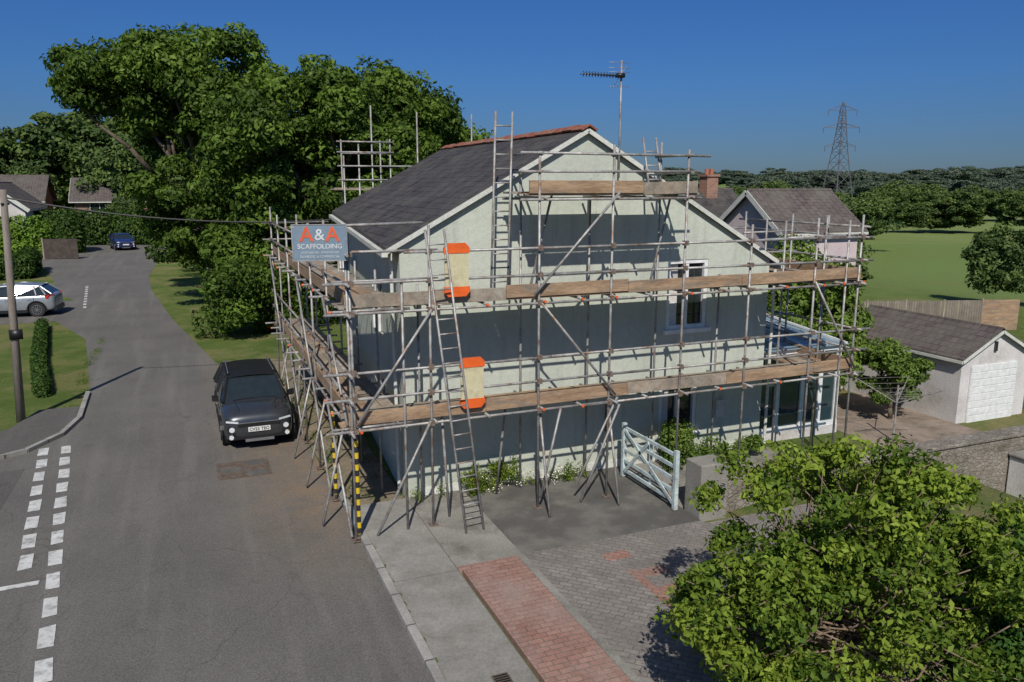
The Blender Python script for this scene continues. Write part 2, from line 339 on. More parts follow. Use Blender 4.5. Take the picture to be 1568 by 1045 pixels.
b.poly([(-12,-1.2,.015),(-6.12,-1.05,.015),(-6.12,-.91,.015),(-12,-1.06,.015)],M_white)
dash(-8.4,30,-9.2,40,.6,.5,.15)
b.build('road_markings')
g=MB(); g.box(-1.05,0,-40,-.02,-.1,.080,M_slab); g.build('pavement')
g=MB(); g.box(-1.19,-1.055,-40,1.5,-.1,.10,M_kerb); g.build('kerb',bevel=.015)
sheet('dirt_verge',[(-1.15,1.5),(-1.05,0),(-.0,0),(.1,10),(2,13.5),(-2.7,14.6),(-1.7,11),(-1.3,6.7)],.018,M_dirt)
g=MB(); g.box(0.003,1.15,-3.1,0,-.1,.084,M_conc); g.build('concrete_pad')
g=MB(); g.box(1.153,4.7,-3.1,0,-.1,.076,M_tarm); g.box(4.7,8.6,-2.4,0,-.1,.070,M_conc); g.build('driveway')
g=MB(); g.box(.06,1.05,-14,-3.22,-.1,.084,M_red)
g.box(1.18,9,-14,-3.22,-.1,.084,M_grey)
g.box(1.052,1.178,-14,-3.102,-.1,.087,M_conc); g.box(.003,1.05,-3.218,-3.102,-.1,.087,M_red); g.box(1.18,4.7,-3.218,-3.102,-.1,.087,M_grey)
g.box(2.35,2.8,-3.85,-3.6,.05,.088,M_red2)
g.box(2.45,2.6,-5.9,-4.25,.05,.088,M_red2); g.box(2.603,3.1,-4.55,-4.3,.05,.088,M_red2); g.box(2.603,2.95,-5.1,-4.88,.05,.088,M_red2); g.box(2.603,3.3,-5.6,-5.35,.05,.088,M_red2)
g.build('block_paving')
g=MB(); g.box(-3.35,-2.25,2.55,3.65,-.05,.012,M_iron)
for i in range(2):
    for j in range(3): g.box(-3.27+i*.5,-2.83+i*.5,2.62+j*.34,2.90+j*.34,0,.020,M_tarm if (i+j)%2 else M_iron)
g.build('manhole_cover')
g=MB(); g.box(-.52,-.3,-6.25,-6.0,.05,.088,M_iron)
for k in range(5): g.box(-.5,-.32,-6.235+k*.046,-6.215+k*.046,.05,.096,M_black)
g.build('drain_cover')

# ---------------------------------------------------------------- house
H=empty('rendered_detached_house')
g=MB()
RX,RZ=3.81,7.08
F=[(0,0,-.2),(8.5,0,-.2),(8.5,0,4.42),(RX,0,RZ),(0,0,4.95)]
B=[(.7,9.2,-.2),(8.5,9.2,-.2),(8.5,9.2,4.42),(RX+.1,9.2,RZ),(.7,9.2,5.33)]
g.v+=F+B; k=g.mi(M_wall)
for f in ((0,1,2,3,4),(9,8,7,6,5),(0,5,6,1),(1,6,7,2),(2,7,8,3),(3,8,9,4),(4,9,5,0)): g.f.append(f); g.m.append(k)
w=g.build('walls',H)
bm=bmesh.new(); bm.from_mesh(w.data); bmesh.ops.recalc_face_normals(bm,faces=bm.faces[:]); bm.to_mesh(w.data); bm.free()
wins=[(5.82,6.85,3.0,4.50),(5.72,6.70,.66,1.75)]
side=[(2.2,3.3,2.9,4.1),(6.2,7.3,2.9,4.1),(2.2,3.3,.9,1.9)]
cut(w,[(a,b_,-.5,.13,c,d) for a,b_,c,d in wins]+[(-.5,.30,a,b_,c,d) for a,b_,c,d in side])
g=MB()
for a,b_,c,d in wins:
    fw=.085
    g.box(a,b_,.10,.128,c,d,M_glass)
    g.box(a,a+fw,.02,.12,c,d,M_upvc); g.box(b_-fw,b_,.02,.12,c,d,M_upvc); g.box(a+fw,b_-fw,.02,.12,c,c+fw,M_upvc); g.box(a+fw,b_-fw,.02,.12,d-fw,d,M_upvc)
    mx=(a+b_)/2; g.box(mx-.035,mx+.035,.03,.118,c+fw,d-fw,M_upvc)
    g.box(a-.08,b_+.08,-.09,.06,c-.09,c-.003,M_upvc)
    g.box(a+fw,mx-.2,.094,.099,c+fw,d-fw,M_wr)
for a,b_,c,d in side:
    x=.24; g.box(x,x+.03,a,b_,c,d,M_glass)
    for q in ((a,a+.06,c,d),(b_-.06,b_,c,d),((a+b_)/2-.03,(a+b_)/2+.03,c,d)): g.box(x-.05,x+.01,q[0],q[1],q[2],q[3],M_upvc)
g.build('windows',H)
g=MB(); g.box(.3,8.5,-.035,-.002,-.1,.24,M_fasc); g.box(4.38,4.46,-.05,-.0,.9,1.5,M_coup); g.box(7.2,7.42,-.06,0,.9,1.3,M_wr); g.build('plinth',H)
g=MB()
def slab(p,t,m):
    q=[(x,y,z+t) for x,y,z in p]; g.hexa(p+q,m)
slab([(-.26,-.10,4.86),(RX,-.10,7.09),(RX+.1,9.32,7.09),(.42,9.32,5.23)],.085,M_slate)
slab([(RX,-.10,7.09),(8.75,-.10,4.29),(8.75,9.32,4.29),(RX+.1,9.32,7.09)],.085,M_slate)
g.build('slate_roof',H)
g=MB()
for (x0,z0,x1,z1) in ((-.26,4.88,RX,7.11),(8.75,4.31,RX,7.11)):
    g.beam((x0,-.11,z0+.0),(x1,-.11,z1+.0),.03,.085,M_fasc,(0,0,1))
g.build('bargeboards',H)
g=MB()
for i in range(21):
    y0=-.16+i*.452; x0=RX+i*.0048
    a=random.uniform(-.015,.015)
    for s in (-1,1): g.hexa([(x0,y0,7.20+a),(x0+s*.17,y0,7.10+a),(x0+s*.17,y0+.44,7.10+a),(x0,y0+.44,7.20+a),(x0,y0,7.235+a),(x0+s*.19,y0,7.13+a),(x0+s*.19,y0+.44,7.13+a),(x0,y0+.44,7.235+a)],M_ridge)
g.build('ridge_tiles',H)
g=MB(); g.beam((-.30,-.12,4.83),(.38,9.3,5.17),.11,.09,M_fasc); g.beam((-.17,-.1,4.80),(.5,9.3,5.12),.02,.16,M_fasc)
g.tube((8.80,-.1,4.25),(8.80,9.3,4.25),.055,M_fasc,10); g.tube((8.62,-.06,4.2),(8.62,-.06,.1),.035,M_fasc,10); g.tube((-.1,.25,4.8),(-.06,.25,.2),.035,M_fasc,10)
g.build('gutters',H)
g=MB(); y=.3
g.box(8.52,11.1,y-.08,y+.1,-.3,.22,M_wr)
for x in (8.57,9.2,9.95,10.5,11.03): g.box(x-.06,x+.06,y-.05,y+.05,.22,2.2,M_upvc)
for z in (.25,2.17): g.box(8.5,11.1,y-.06,y+.06,z-.05,z+.08,M_upvc)
g.box(8.6,11.05,y-.008,y+.008,.28,2.12,M_glass2)
for k in range(4):
    yy=y+k*1.0
    g.box(11.02,11.10,yy-.04,yy+.04,-.3,2.2,M_upvc)
g.box(11.05,11.07,y,y+3.2,.3,2.15,M_glass2); g.box(11.0,11.12,y,y+3.2,-1.6,.3,M_wr)
g.hexa([(8.5,y-.15,2.24),(11.2,y-.15,2.24),(11.2,y+3.3,2.5),(8.5,y+3.3,2.8),(8.5,y-.15,2.27),(11.2,y-.15,2.27),(11.2,y+3.3,2.53),(8.5,y+3.3,2.83)],flat('roof_glazing',(.22,.30,.34),.3))
for k in range(5):
    x=8.55+k*.64; g.beam((x,y-.17,2.29),(x,y+3.3,2.87-k*.07),.06,.05,M_upvc)
g.build('conservatory',H)
A=empty('tv_aerial'); g=MB()
g.tube((4.5,-.12,6.2),(4.5,-.12,8.45),.02,M_galv)
g.tube((4.55,-.12,8.16),(3.58,-.25,8.14),.012,M_galv)
for k in range(13):
    x=3.60+k*.064; g.tube((x,-.37+k*.003,8.14),(x,-.12+k*.003,8.14),.007,M_black,5); g.tube((x,-.25,8.09),(x,-.25,8.19),.009,M_black,5)
g.box(4.40,4.54,-.2,-.10,8.12,8.2,M_black)
for z in (7.95,8.3,8.4,8.22): g.tube((4.22,-.12,z),(4.72,-.05,z+.02),.006,M_galv,5)
g.tube((4.3,-.1,7.9),(4.62,-.1,8.35),.006,M_galv,5)
g.build('aerial',A,True)

# ---------------------------------------------------------------- scaffolding
S=empty('scaffolding'); tb=MB(); cp=MB(); bd=MB(); R_=.0245
YO,YI=-1.42,-.34; XO,XI=-1.25,-.34
def T(a,b,j=.0): tb.tube(a,b,R_,M_galv)
def coup(x,y,z): cp.box(x-.045,x+.045,y-.05,y+.05,z-.045,z+.045,M_coup)
fx=[-1.2,.13,2.18,3.65,5.24,6.8,8.5,9.7]; ft=[5.3,5.42,6.65,6.78,6.72,5.3,5.4,5.45]
for x,t in zip(fx,ft):
    lean=random.uniform(-.03,.03)
    T((x,YO,.02),(x+lean,YO,t)); cp.box(x-.08,x+.08,YO-.08,YO+.08,.08,.095,M_coup)
    for z in (2.0,2.55,3.0,4.0,4.5,4.98): coup(x,YO-.03,z)
it=[0,4.3,6.2,6.2,6.9,4.2,5.3,5.4]
for x,t in list(zip(fx,it))[1:]:
    T((x+.1,YI,.02),(x+.1,YI,t))
def ledger(z,x0,x1,y,dz=0): 
    x=x0
    while x<x1-.5:
        e=min(x+random.uniform(4.2,6),x1+random.uniform(0,.25)); T((x-.2,y-.035,z),(e+.12,y-.035,z+random.uniform(-.02,.02))); x=e-.3
for z in (2.0,2.55,3.0): ledger(z,-1.5,9.75,YO)
for z in (4.0,4.5,4.98): ledger(z,-1.45 if z<4.9 else -.1,9.7,YO)
for z in (5.82,6.3,6.62): ledger(z,2.0,5.35,YO)
for z in (2.0,4.0): ledger(z,0,9.7,YI)
ledger(5.82,2.1,5.4,YI)
def planks(x0,x1,y0,y1,z,axis='x'):
    n=int(round((y1-y0)/.235)) if axis=='x' else int(round((x1-x0)/.235))
    L0,L1=(x0,x1) if axis=='x' else (y0,y1)
    for i in range(n):
        p=L0-random.uniform(0,.2)
        while p<L1:
            e=min(p+random.choice([2.4,3.9,3.0]),L1+random.uniform(0,.15)); dz=random.uniform(0,.012)+(.03 if random.random()<.15 else 0)
            m=random.choice([M_wood,M_wood2,M_wood2])
            if axis=='x':
                q=y0+i*.235; bd.box(p,e-.01,q,q+.222,z+dz,z+dz+.038,m)
            else:
                q=x0+i*.235; bd.box(q,q+.222,p,e-.01,z+dz,z+dz+.038,m)
            p=e
def toe(a,b,z,m=None,h=.225):
    a=Vector(a); b=Vector(b); d=(b-a); L=d.length; d.normalize(); t=0
    while t<L-.2:
        e=min(t+random.uniform(2.2,3.6),L); z0=random.uniform(-.02,.02); z1=random.uniform(-.025,.025)
        bd.beam(a+d*t+Vector((0,0,z+h/2+.03+z0)),a+d*e+Vector((0,0,z+h/2+.03+z1)),.038,h,m or random.choice([M_wood,M_wood,M_wood2])); t=e+.01
for z in (2.06,4.06):
    planks(-1.25,9.75,-1.36,-.42,z)
    toe((-1.3,-1.375,0),(9.8,-1.375,0),z)
planks(2.05,5.45,-1.36,-.42,5.88); toe((2.0,-1.375,0),(5.5,-1.375,0),5.88)
for z in (2.03,4.03):
    for x in fx+[1.1,2.95,4.4,6.1,7.6,9.1]:
        y0=YO-random.uniform(.10,.24); T((x+.06,y0,z),(x+.06,-.12,z)); 
        if random.random()<.5: cp.tube((x+.06,y0-.004,z),(x+.06,y0+.03,z),.026,M_orange,8)
for x in (2.25,3.7,4.4,5.3): T((x,YO-.15,5.85),(x,-.15,5.85))
for x in (2.2,5.3):
    for z in (6.3,6.62): T((x,YO-.1,z),(x,-.2,z))
yb=YO-.08
for a in ((2.05,4.15,3.75,5.95),(2.2,4.0,3.75,2.15),(-1.2,2.1,.15,4.0),(3.8,2.1,2.95,.45),(3.05,.1,3.85,1.95),(2.2,.3,2.6,2.0),(-.9,.1,.1,2.05),(8.45,4.1,9.75,2.1)):
    T((a[0],yb,a[1]),(a[2],yb,a[3]))
for x in (3.65,2.2): T((x,YO-.5,.1),(x+.05,YO+.1,2.0))
T((.5,-1.2,.1),(.35,-1.3,2.2)); T((1.7,-.5,.1),(1.75,-.9,2.1))
for (x,d) in ((2.35,1),(5.0,1)): T((x,-.6,4.1),(x+d*.5,-.5,5.9))
sy=[-1.42,.55,2.45,4.35,6.25,8.1,9.9]
for y in sy:
    T((XO,y,.02),(XO+random.uniform(-.03,.03),y,random.uniform(5.15,5.45))); T((XI,y,.02),(XI,y,4.5))
    cp.box(XO-.08,XO+.08,y-.08,y+.08,.03,.045,M_coup)
    for z in (2.0,2.55,3.0,4.0,4.5,4.98): coup(XO-.03,y,z)
for z in (2.0,2.55,3.0,4.0,4.5,4.98): T((XO-.035,-1.75,z),(XO-.035,4.3,z+.01)); T((XO-.035,4.1,z),(XO-.035,10.2,z))
for z in (2.0,4.0): T((XI,-1.5,z),(XI,10.1,z))
for z in (2.03,4.03):
    for y in sy+[-.4,1.5,3.4,5.3,7.2,9.0]:
        x0=XO-random.uniform(.12,.35); T((x0,y+.06,z),(-.15+.03*y,y+.06,z))
        if random.random()<.4: cp.tube((x0-.004,y+.06,z),(x0+.03,y+.06,z),.026,M_orange,8)
for z in (2.06,4.06):
    planks(-1.22,-.3,-.4,10.0,z,'y'); toe((-1.225,-1.36,0),(-1.225,10.05,0),z)
for a in ((-1.42,.1,.6,2.0),(2.4,2.0,.7,.1),(4.4,.1,6.2,2.0),(8.1,2.0,6.4,.1),(2.5,2.1,4.3,4.0),(8.1,2.1,9.9,4.0),(.6,4.0,-1.4,2.1),(5.4,.1,4.4,1.9)): T((XO-.08,a[0],a[1]),(XO-.08,a[2],a[3]))
for y in (-.6,1.4,3.3,7.3): T((XO-.45,y,.05),(XO+.1,y+.3,1.95))
for z in (4.5,4.98): T((-1.5,9.9,z),(.4,9.9,z)); T((-1.5,-1.40,z+.03),(.3,-1.40,z+.02))
T((-2.1,-1.40,5.42),(.05,-1.40,5.46))
for x,t in ((.9,6.9),(1.35,7.3),(1.75,8.35),(2.3,7.4),(3.15,8.2),(4.9,8.2)): T((x,9.75,.0),(x,9.75,t))
for z in (6.2,6.6,7.0,7.3): T((.7,9.7,z),(2.6 if z<6.7 else 2.4,9.7,z))
for z in (6.2,7.0): T((1.0,10.6,z),(2.4,10.6,z))
for x in (1.0,2.2): T((x,10.6,0),(x,10.6,7.4))
T((1.7,9.7,6.6),(8.4,9.7,6.62)); planks(.7,2.6,9.75,10.6,5.9)
for (x,y,t) in ((9.7,.7,5.4),(9.7,2.4,5.4),(8.95,2.4,5.2),(8.95,.7,5.3),(9.35,-1.42,5.35),(9.7,-.4,5.4)): T((x,y,-.2),(x,y,t))
for z in (2.0,2.55,3.0,4.0,4.5,4.98,5.2): T((9.735,-1.6,z),(9.735,2.7,z))
for z in (4.5,4.98,2.55,3.0): T((8.5,2.42,z),(10.0,2.42,z)); T((8.3,.72,z),(9.9,.72,z+.02))
for z in (2.06,4.06): planks(8.85,9.7,-.4,2.4,z,'y'); toe((9.72,-1.36,0),(9.72,2.45,0),z)
T((7.8,-1.3,5.0),(9.9,-1.3,5.02)); T((8.0,YI,4.9),(9.9,YI,4.92))
tb.build('tubes',S,True); bd.build('boards',S,bevel=.004)
def ladder(b,p0,p1,sd,w,m=M_galv,rr=.022):
    p0=Vector(p0); p1=Vector(p1); s=Vector(sd).normalized()*w/2
    b.tube(p0-s,p1-s,rr,m); b.tube(p0+s,p1+s,rr*1,m); L=(p1-p0).length; n=int(L/.25)
    for i in range(1,n):
        c=p0.lerp(p1,i/n); b.tube(c-s,c+s,.014,m,6)
lad=MB(); ladder(lad,(.72,-1.98,.1),(.22,-1.52,5.35),(1,.1,0),.34); ladder(lad,(1.52,-1.15,4.12),(1.78,-.75,7.35),(1,0,0),.32)
ladder(lad,(5.15,-.5,5.9),(5.2,-.1,7.0),(1,0,0),.3)
lad.build('ladders',S,True)
for (x,z) in ((.38,4.2),(.64,2.2)):
    g=cp
    g.box(x+.02,x+.44,-1.50,-1.47,z+.17,z+.74,M_cream)
    for s,zz in ((1,z+.74),(-1,z+.17)):
        g.box(x,x+.46,-1.51,-1.465,min(zz,zz+s*.09),max(zz,zz+s*.09),M_orange); g.hexa([(x,-1.51,zz+s*.091),(x+.46,-1.51,zz+s*.091),(x+.46,-1.465,zz+s*.091),(x,-1.465,zz+s*.091),(x+.07,-1.51,zz+s*.17),(x+.39,-1.51,zz+s*.17),(x+.39,-1.465,zz+s*.17),(x+.07,-1.465,zz+s*.17)],M_orange)
cp.tube((-1.2,YO,.15),(-1.2,YO,2.0),.036,M_stripe,10); cp.tube((XO,.55,.15),(XO,.55,1.95),.036,M_stripe,10)
cp.build('couplers_and_gates',S)
SG=empty('scaffolding_company_sign',(-1.66,-1.50,5.18),math.radians(-14)); g=MB()
g.box(-.43,.43,-.012,.012,-.28,.28,M_sign)
for q in ((-.43,.43,-.29,-.275),(-.43,.43,.275,.29)): g.box(q[0],q[1],-.018,.018,q[2],q[3],M_galv)
g.box(-.43,-.415,-.018,.018,-.275,.275,M_galv); g.box(.415,.43,-.018,.018,-.275,.275,M_galv)
g.build('board',SG)
def text(s,x,z,size,m,par,y=-.016,bold=.0,rz=0):
    c=bpy.data.curves.new('text','FONT'); c.body=s; c.size=size; c.align_x='CENTER'; c.align_y='CENTER'; c.extrude=.002; c.offset=bold
    c.materials.append(m); o=bpy.data.objects.new('lettering',c); SC.collection.objects.link(o); o.parent=par; o.location=(x,y,z); o.rotation_euler=(math.pi/2,0,rz); return o
text('A',-.20,.12,.32,M_signor,SG,bold=.006); text('&',0,.12,.25,M_signtxt,SG,bold=.002); text('A',.20,.12,.32,M_signor,SG,bold=.006)
text('SCAFFOLDING',0,-.06,.105,M_signtxt,SG,bold=.001); text('01639 000 000   07900 000 000',0,-.155,.045,M_signtxt,SG); text('DOMESTIC & COMMERCIAL',0,-.22,.05,M_signtxt,SG)

# ---------------------------------------------------------------- cars
def car(name,loc,rz,paint,roofm,suv=True,lamps=True,Hs=1.0,sc=1.0):
    e=empty(name,loc,rz); e.scale=(sc,sc,sc*Hs)
    st=[(-2.08,.55,.40,.66),(-2.03,.74,.28,.84),(-1.85,.83,.22,.96),(-1.4,.87,.22,1.03),(-.95,.875,.22,1.06),(-.3,.875,.22,1.03),(.5,.875,.22,1.03),(1.2,.875,.22,1.05),(1.75,.85,.24,1.06),(2.0,.78,.30,1.0),(2.07,.62,.42,.85)]
    V=[];F=[]
    for (y,w,zb,zt) in st:
        h=[(0,zt+.035),(.55*w,zt+.03),(.86*w,zt-.01),(.97*w,zt-.10),(w,zt-.28),(w,zb+.2),(.95*w,zb+.03),(.8*w,zb),(0,zb)]
        ring=[(x,y,z) for x,z in h]+[(-x,y,z) for x,z in h[-2:0:-1]]; V+=ring
    n=16
    for i in range(len(st)-1):
        for j in range(n): F.append((i*n+j,(i+1)*n+j,(i+1)*n+(j+1)%n,i*n+(j+1)%n))
    F.append(tuple(range(n))); F.append(tuple((len(st)-1)*n+n-1-j for j in range(n)))
    me=bpy.data.meshes.new('body'); me.from_pydata(V,[],F); me.materials.append(paint); o=bpy.data.objects.new('body',me); SC.collection.objects.link(o)
    bm=bmesh.new(); bm.from_mesh(me); bmesh.ops.recalc_face_normals(bm,faces=bm.faces[:]); bm.to_mesh(me); bm.free()
    m=o.modifiers.new('s','SUBSURF'); m.levels=m.render_levels=2
    c=MB()
    for y in (-1.3,1.3):
        for s in (-1,1): c.tube((s*.58,y,.33),(s*1.1,y,.33),.385,M_black,28)
    co=c.build('cutter'); m=o.modifiers.new('b','BOOLEAN'); m.object=co; m.solver='EXACT'; m.operation='DIFFERENCE'
    dg=bpy.context.evaluated_depsgraph_get(); nm=bpy.data.meshes.new_from_object(o.evaluated_get(dg)); o.modifiers.clear(); o.data=nm; bpy.data.objects.remove(co)
    nm.polygons.foreach_set('use_smooth',[True]*len(nm.polygons)); o.parent=e
    es=o.modifiers.new('es','EDGE_SPLIT'); es.split_angle=.6
    g=MB()
    zt=1.58 if suv else 1.46
    r=[(-1.12,1.03,.76),(-.42,zt-.07,.60),(.45,zt,.62),(1.45,zt-.07,.58),(1.93,1.03,.70)]
    L=[(w,y,z) for y,z,w in r]; Rr=[(-w,y,z) for y,z,w in r]
    bL=[(.845,-.95,1.0),(.855,.4,.99),(.83,1.8,1.0)]; bR=[(-x,y,z) for x,y,z in bL]
    G=M_glass
    g.poly([L[0],Rr[0],Rr[1],L[1]],G); g.poly([L[3],Rr[3],Rr[4],L[4]],G)
    for P,Bb in ((L,bL),(Rr,bR)):
        g.poly([P[0],P[1],Bb[0]],G); g.poly([Bb[0],P[1],P[2],Bb[1]],G); g.poly([Bb[1],P[2],P[3],Bb[2]],G); g.poly([Bb[2],P[3],P[4]],G)
        for a,b_ in ((P[0],P[1]),(P[1],P[2]),(P[2],P[3]),(P[3],P[4])): g.tube(a,b_,.035,roofm,8)
        g.beam((Bb[1][0],.28,.98),(P[2][0]*1.01,.35,zt-.03),.05,.09,M_black,(1,0,0))
        g.beam((Bb[2][0]*1.0,1.35,.99),(P[3][0]*1.02,1.2,zt-.07),.05,.14,paint,(1,0,0)); g.beam((Bb[2][0],1.75,.99),P[3],.05,.16,paint,(1,0,0))
        s=1 if P is L else -1
        if suv: g.tube((s*.57,-.3,zt+.03),(s*.56,1.4,zt+.02),.016,M_alloy,8)
        g.hexa([(s*.86,-.86,1.0),(s*1.02,-.84,1.02),(s*1.02,-.72,1.02),(s*.86,-.70,1.0),(s*.86,-.86,1.12),(s*1.02,-.84,1.15),(s*1.02,-.72,1.15),(s*.86,-.70,1.12)],roofm)
        g.box(min(s*.84,s*.885),max(s*.84,s*.885),-.88,.88,.2,.34,M_black)
        for yy in (-.85,.32,1.2): g.box(min(s*.86,s*.878),max(s*.86,s*.878),yy-.006,yy+.006,.36,.95,M_black)
        for yy in (.12,1.02): g.box(min(s*.86,s*.895),max(s*.86,s*.895),yy-.09,yy+.07,.80,.83,roofm)
        for wy in (-1.3,1.3):
            pr=None
            for k in range(13):
                t=math.pi*(k/12)*1.16-.25; q=(s*.872,wy+.40*math.cos(t),.33+.40*math.sin(t))
                if pr: g.beam(pr,q,.045,.05,M_black,(1,0,0))
                pr=q
    rf=[]
    for (y,z,w) in ((-.46,zt-.075,.60),(-.1,zt-.01,.62),(.45,zt+.015,.63),(1.0,zt+.0,.615),(1.5,zt-.06,.59)):
        rf.append([(-w,y,z),(-w*.5,y,z+.025),(0,y,z+.035),(w*.5,y,z+.025),(w,y,z)])
    for i in range(4):
        for j in range(4): g.poly([rf[i][j],rf[i][j+1],rf[i+1][j+1],rf[i+1][j]],roofm)
    g.box(-.50,.50,-2.085,-1.98,.62,.70,M_black); g.box(-.50,.50,-2.092,-2.06,.705,.72,M_alloy)
    g.box(-.62,.62,-2.06,-1.9,.30,.48,M_black); g.box(-.34,.34,-2.085,-2.0,.235,.30,M_alloy)
    g.box(-.26,.26,-2.105,-2.07,.49,.60,M_plate)
    for s in (-1,1):
        g.hexa([(s*.46,-2.075,.64),(s*.76,-1.99,.66),(s*.78,-1.80,.68),(s*.5,-1.9,.68),(s*.44,-2.04,.79),(s*.74,-1.96,.82),(s*.77,-1.78,.84),(s*.48,-1.88,.82)],M_black)
        g.tube((s*.64,-2.045,.56),(s*.64,-1.9,.56),.10,M_black,14); g.tube((s*.64,-2.06,.56),(s*.64,-1.9,.56),.065,M_lamp,14); g.beam((s*.48,-2.085,.735),(s*.76,-2.0,.765),.03,.04,M_lamp)
        g.tube((s*.66,-2.07,.37),(s*.66,-1.9,.37),.055,M_lamp,12)
        g.hexa([(s*.62,1.95,.80),(s*.83,1.80,.80),(s*.83,1.70,.82),(s*.62,1.85,.82),(s*.60,2.05,1.0),(s*.82,1.86,1.0),(s*.84,1.66,1.02),(s*.62,1.8,1.02)],M_tail)
    g.box(-.26,.26,2.02,2.09,.6,.71,M_plate); g.box(-.65,.65,1.95,2.08,.25,.45,M_black)
    g.beam((-.5,-1.16,1.08),(.0,-1.10,1.09),.02,.015,M_black)
    g.beam((-.02,-1.14,1.08),(.5,-1.12,1.08),.02,.015,M_black)
    # bonnet shut line and ribs
    for s in (-1,1): g.beam((s*.52,-1.15,1.078),(s*.42,-1.85,.985),.012,.012,M_black)
    g.build('glass_and_trim',e)
    g=MB()
    for wy in (-1.3,1.3):
        for s in (-1,1):
            c0=s*.66; c1=s*.855
            g.tube((c0,wy,.33),(c1,wy,.33),.33,M_tyre,28); g.tube((c1-s*.004,wy,.33),(c1+s*.006,wy,.33),.215,M_black,24)
            for k in range(10):
                a=k*math.pi/5; g.beam((c1+s*.008,wy,.33),(c1+s*.008,wy+.20*math.cos(a),.33+.20*math.sin(a)),.02,.035,M_alloy,(1,0,0))
            pr=None
            for k in range(21):
                a=k*math.pi/10; q=(c1+s*.008,wy+.212*math.cos(a),.33+.212*math.sin(a))
                if pr: g.beam(pr,q,.02,.02,M_alloy,(1,0,0))
                pr=q
    g.build('wheels',e)
    return e
c1=car('dark_grey_parked_car',(-2.33,6.25,.01),math.radians(0),M_cargrey,M_black,sc=.94)
text('CV23 TEO',0,.545,.105,M_black,c1,y=-2.108,bold=.002)
g=MB(); g.hexa([(-.32,-.745,1.272),(.0,-.745,1.272),(.0,-.70,1.306),(-.32,-.70,1.306),(-.32,-.755,1.277),(.0,-.755,1.277),(.0,-.71,1.311),(-.32,-.71,1.311)],M_plate); g.build('windscreen_sticker',c1)
car('silver_parked_car',(-11.3,28.9,.01),math.radians(-98),M_silver,M_silver,False)
car('blue_parked_car',(-8.9,69.5,.01),math.radians(12),M_blue,M_blue,False)
car('white_parked_car',(-1.4,61.5,.01),math.radians(75),M_carwhite,M_carwhite,False)

# ---------------------------------------------------------------- utility pole + wire
U=empty('utility_pole'); g=MB(); g.tube((-7.9,9.0,-.2),(-7.66,8.95,5.95),.11,M_pole,12,.075)
g.tube((-7.72,8.85,5.6),(-7.58,9.0,5.6),.03,M_black); g.box(-7.9,-7.6,8.85,8.89,2.2,2.45,M_black)
g.build('pole',U,True); g=MB()
p0=Vector((-7.62,8.97,5.75)); p1=Vector((.72,9.1,5.1)); pr=p0
for k in range(1,17):
    t=k/16; q=p0.lerp(p1,t)-Vector((0,0,1.2*t*(1-t))); g.tube(pr,q,.022,M_black,5); pr=q
g.build('service_wire',U)

# ---------------------------------------------------------------- gate, walls
g=MB(); gx=4.5
for y in (-.62,-2.52): g.box(gx-.04,gx+.04,y-.04,y+.04,.1,1.25,M_gate)
for z in (.25,.45,.68,.92,1.15): g.box(gx-.02,gx+.02,-2.48,-.66,z-.03,z+.035,M_gate)
g.beam((gx-.03,-2.48,.22),(gx-.03,-.7,1.12),.02,.07,M_gate); g.beam((gx+.035,-1.6,.2),(gx+.035,-1.6,1.18),.025,.07,M_gate,(0,1,0))
g.beam((gx-.03,-.7,.22),(gx-.03,-1.6,1.12),.02,.07,M_gate)
G=g.build('timber_field_gate')
W=empty('stone_garden_wall')
g=MB(); g.box(4.72,5.32,-3.0,-2.5,-.3,1.08,M_conc)
g.hexa([(5.3,-2.85,-2.6),(11.6,-1.75,-2.6),(11.6,-1.35,-2.6),(5.3,-2.45,-2.6),(5.3,-2.85,.62),(11.6,-1.75,.0),(11.6,-1.35,.0),(5.3,-2.45,.62)],M_stone)
for i in range(34):
    t=(i+.5)/34; x=5.35+6.2*t; y=-2.63+1.08*t; z=.62-.62*t; s=random.uniform(.08,.14)
    g.hexa([(x-.09,y-.2,z),(x+.09,y-.17,z),(x+.09,y+.2,z),(x-.09,y+.17,z),(x-.07,y-.15,z+s),(x+.07,y-.14,z+s),(x+.06,y+.15,z+s*.8),(x-.07,y+.14,z+s*.8)],M_stone)
g.box(11.6,18,-1.75,-1.35,-2.6,.0,M_stone)
g.box(11.55,18,-1.80,-1.30,.003,.08,M_stone)
g.build('masonry',W,bevel=.02)
g=MB(); g.box(14.7,15.6,-2.6,-1.78,-2.6,-.45,M_wr); g.box(14.65,15.65,-2.65,-1.77,-.447,-.36,M_conc); g.build('rendered_gate_pier',bevel=.03)
g=MB(); g.box(-20,-8.6,7.9,8.2,-.1,.55,M_stone); g.build('low_stone_wall')
sheet('patio',[(12.7,-1.3),(21,-1.3),(21,9),(12.7,9)],-2.18,M_patio)
g=MB(); g.tube((8.1,-1.9,.07),(8.1,-1.9,.35),.13,M_tp,14,.18); g.tube((8.6,-1.7,.07),(8.6,-1.7,.3),.1,M_tp,14,.15); g.build('terracotta_plant_pots')
leaves('potted_plants',[(8.1,-1.9,.5),(8.6,-1.7,.42),(6.9,-.35,.35)],[(.2,.2,.2),(.16,.16,.15),(.25,.25,.3)],[.5,.6,.5],260,.04,L_shrub)
g=MB(); cx,cy,z0=17.4,4.0,-2.2
g.tube((cx,cy,z0),(cx,cy,z0+1.9),.03,M_galv)
for k in range(4):
    a=k*math.pi/2+.5; d=Vector((math.cos(a),math.sin(a),0)); g.tube((cx,cy,z0+1.3),(cx+d.x*1.35,cy+d.y*1.35,z0+1.95),.014,M_galv); 
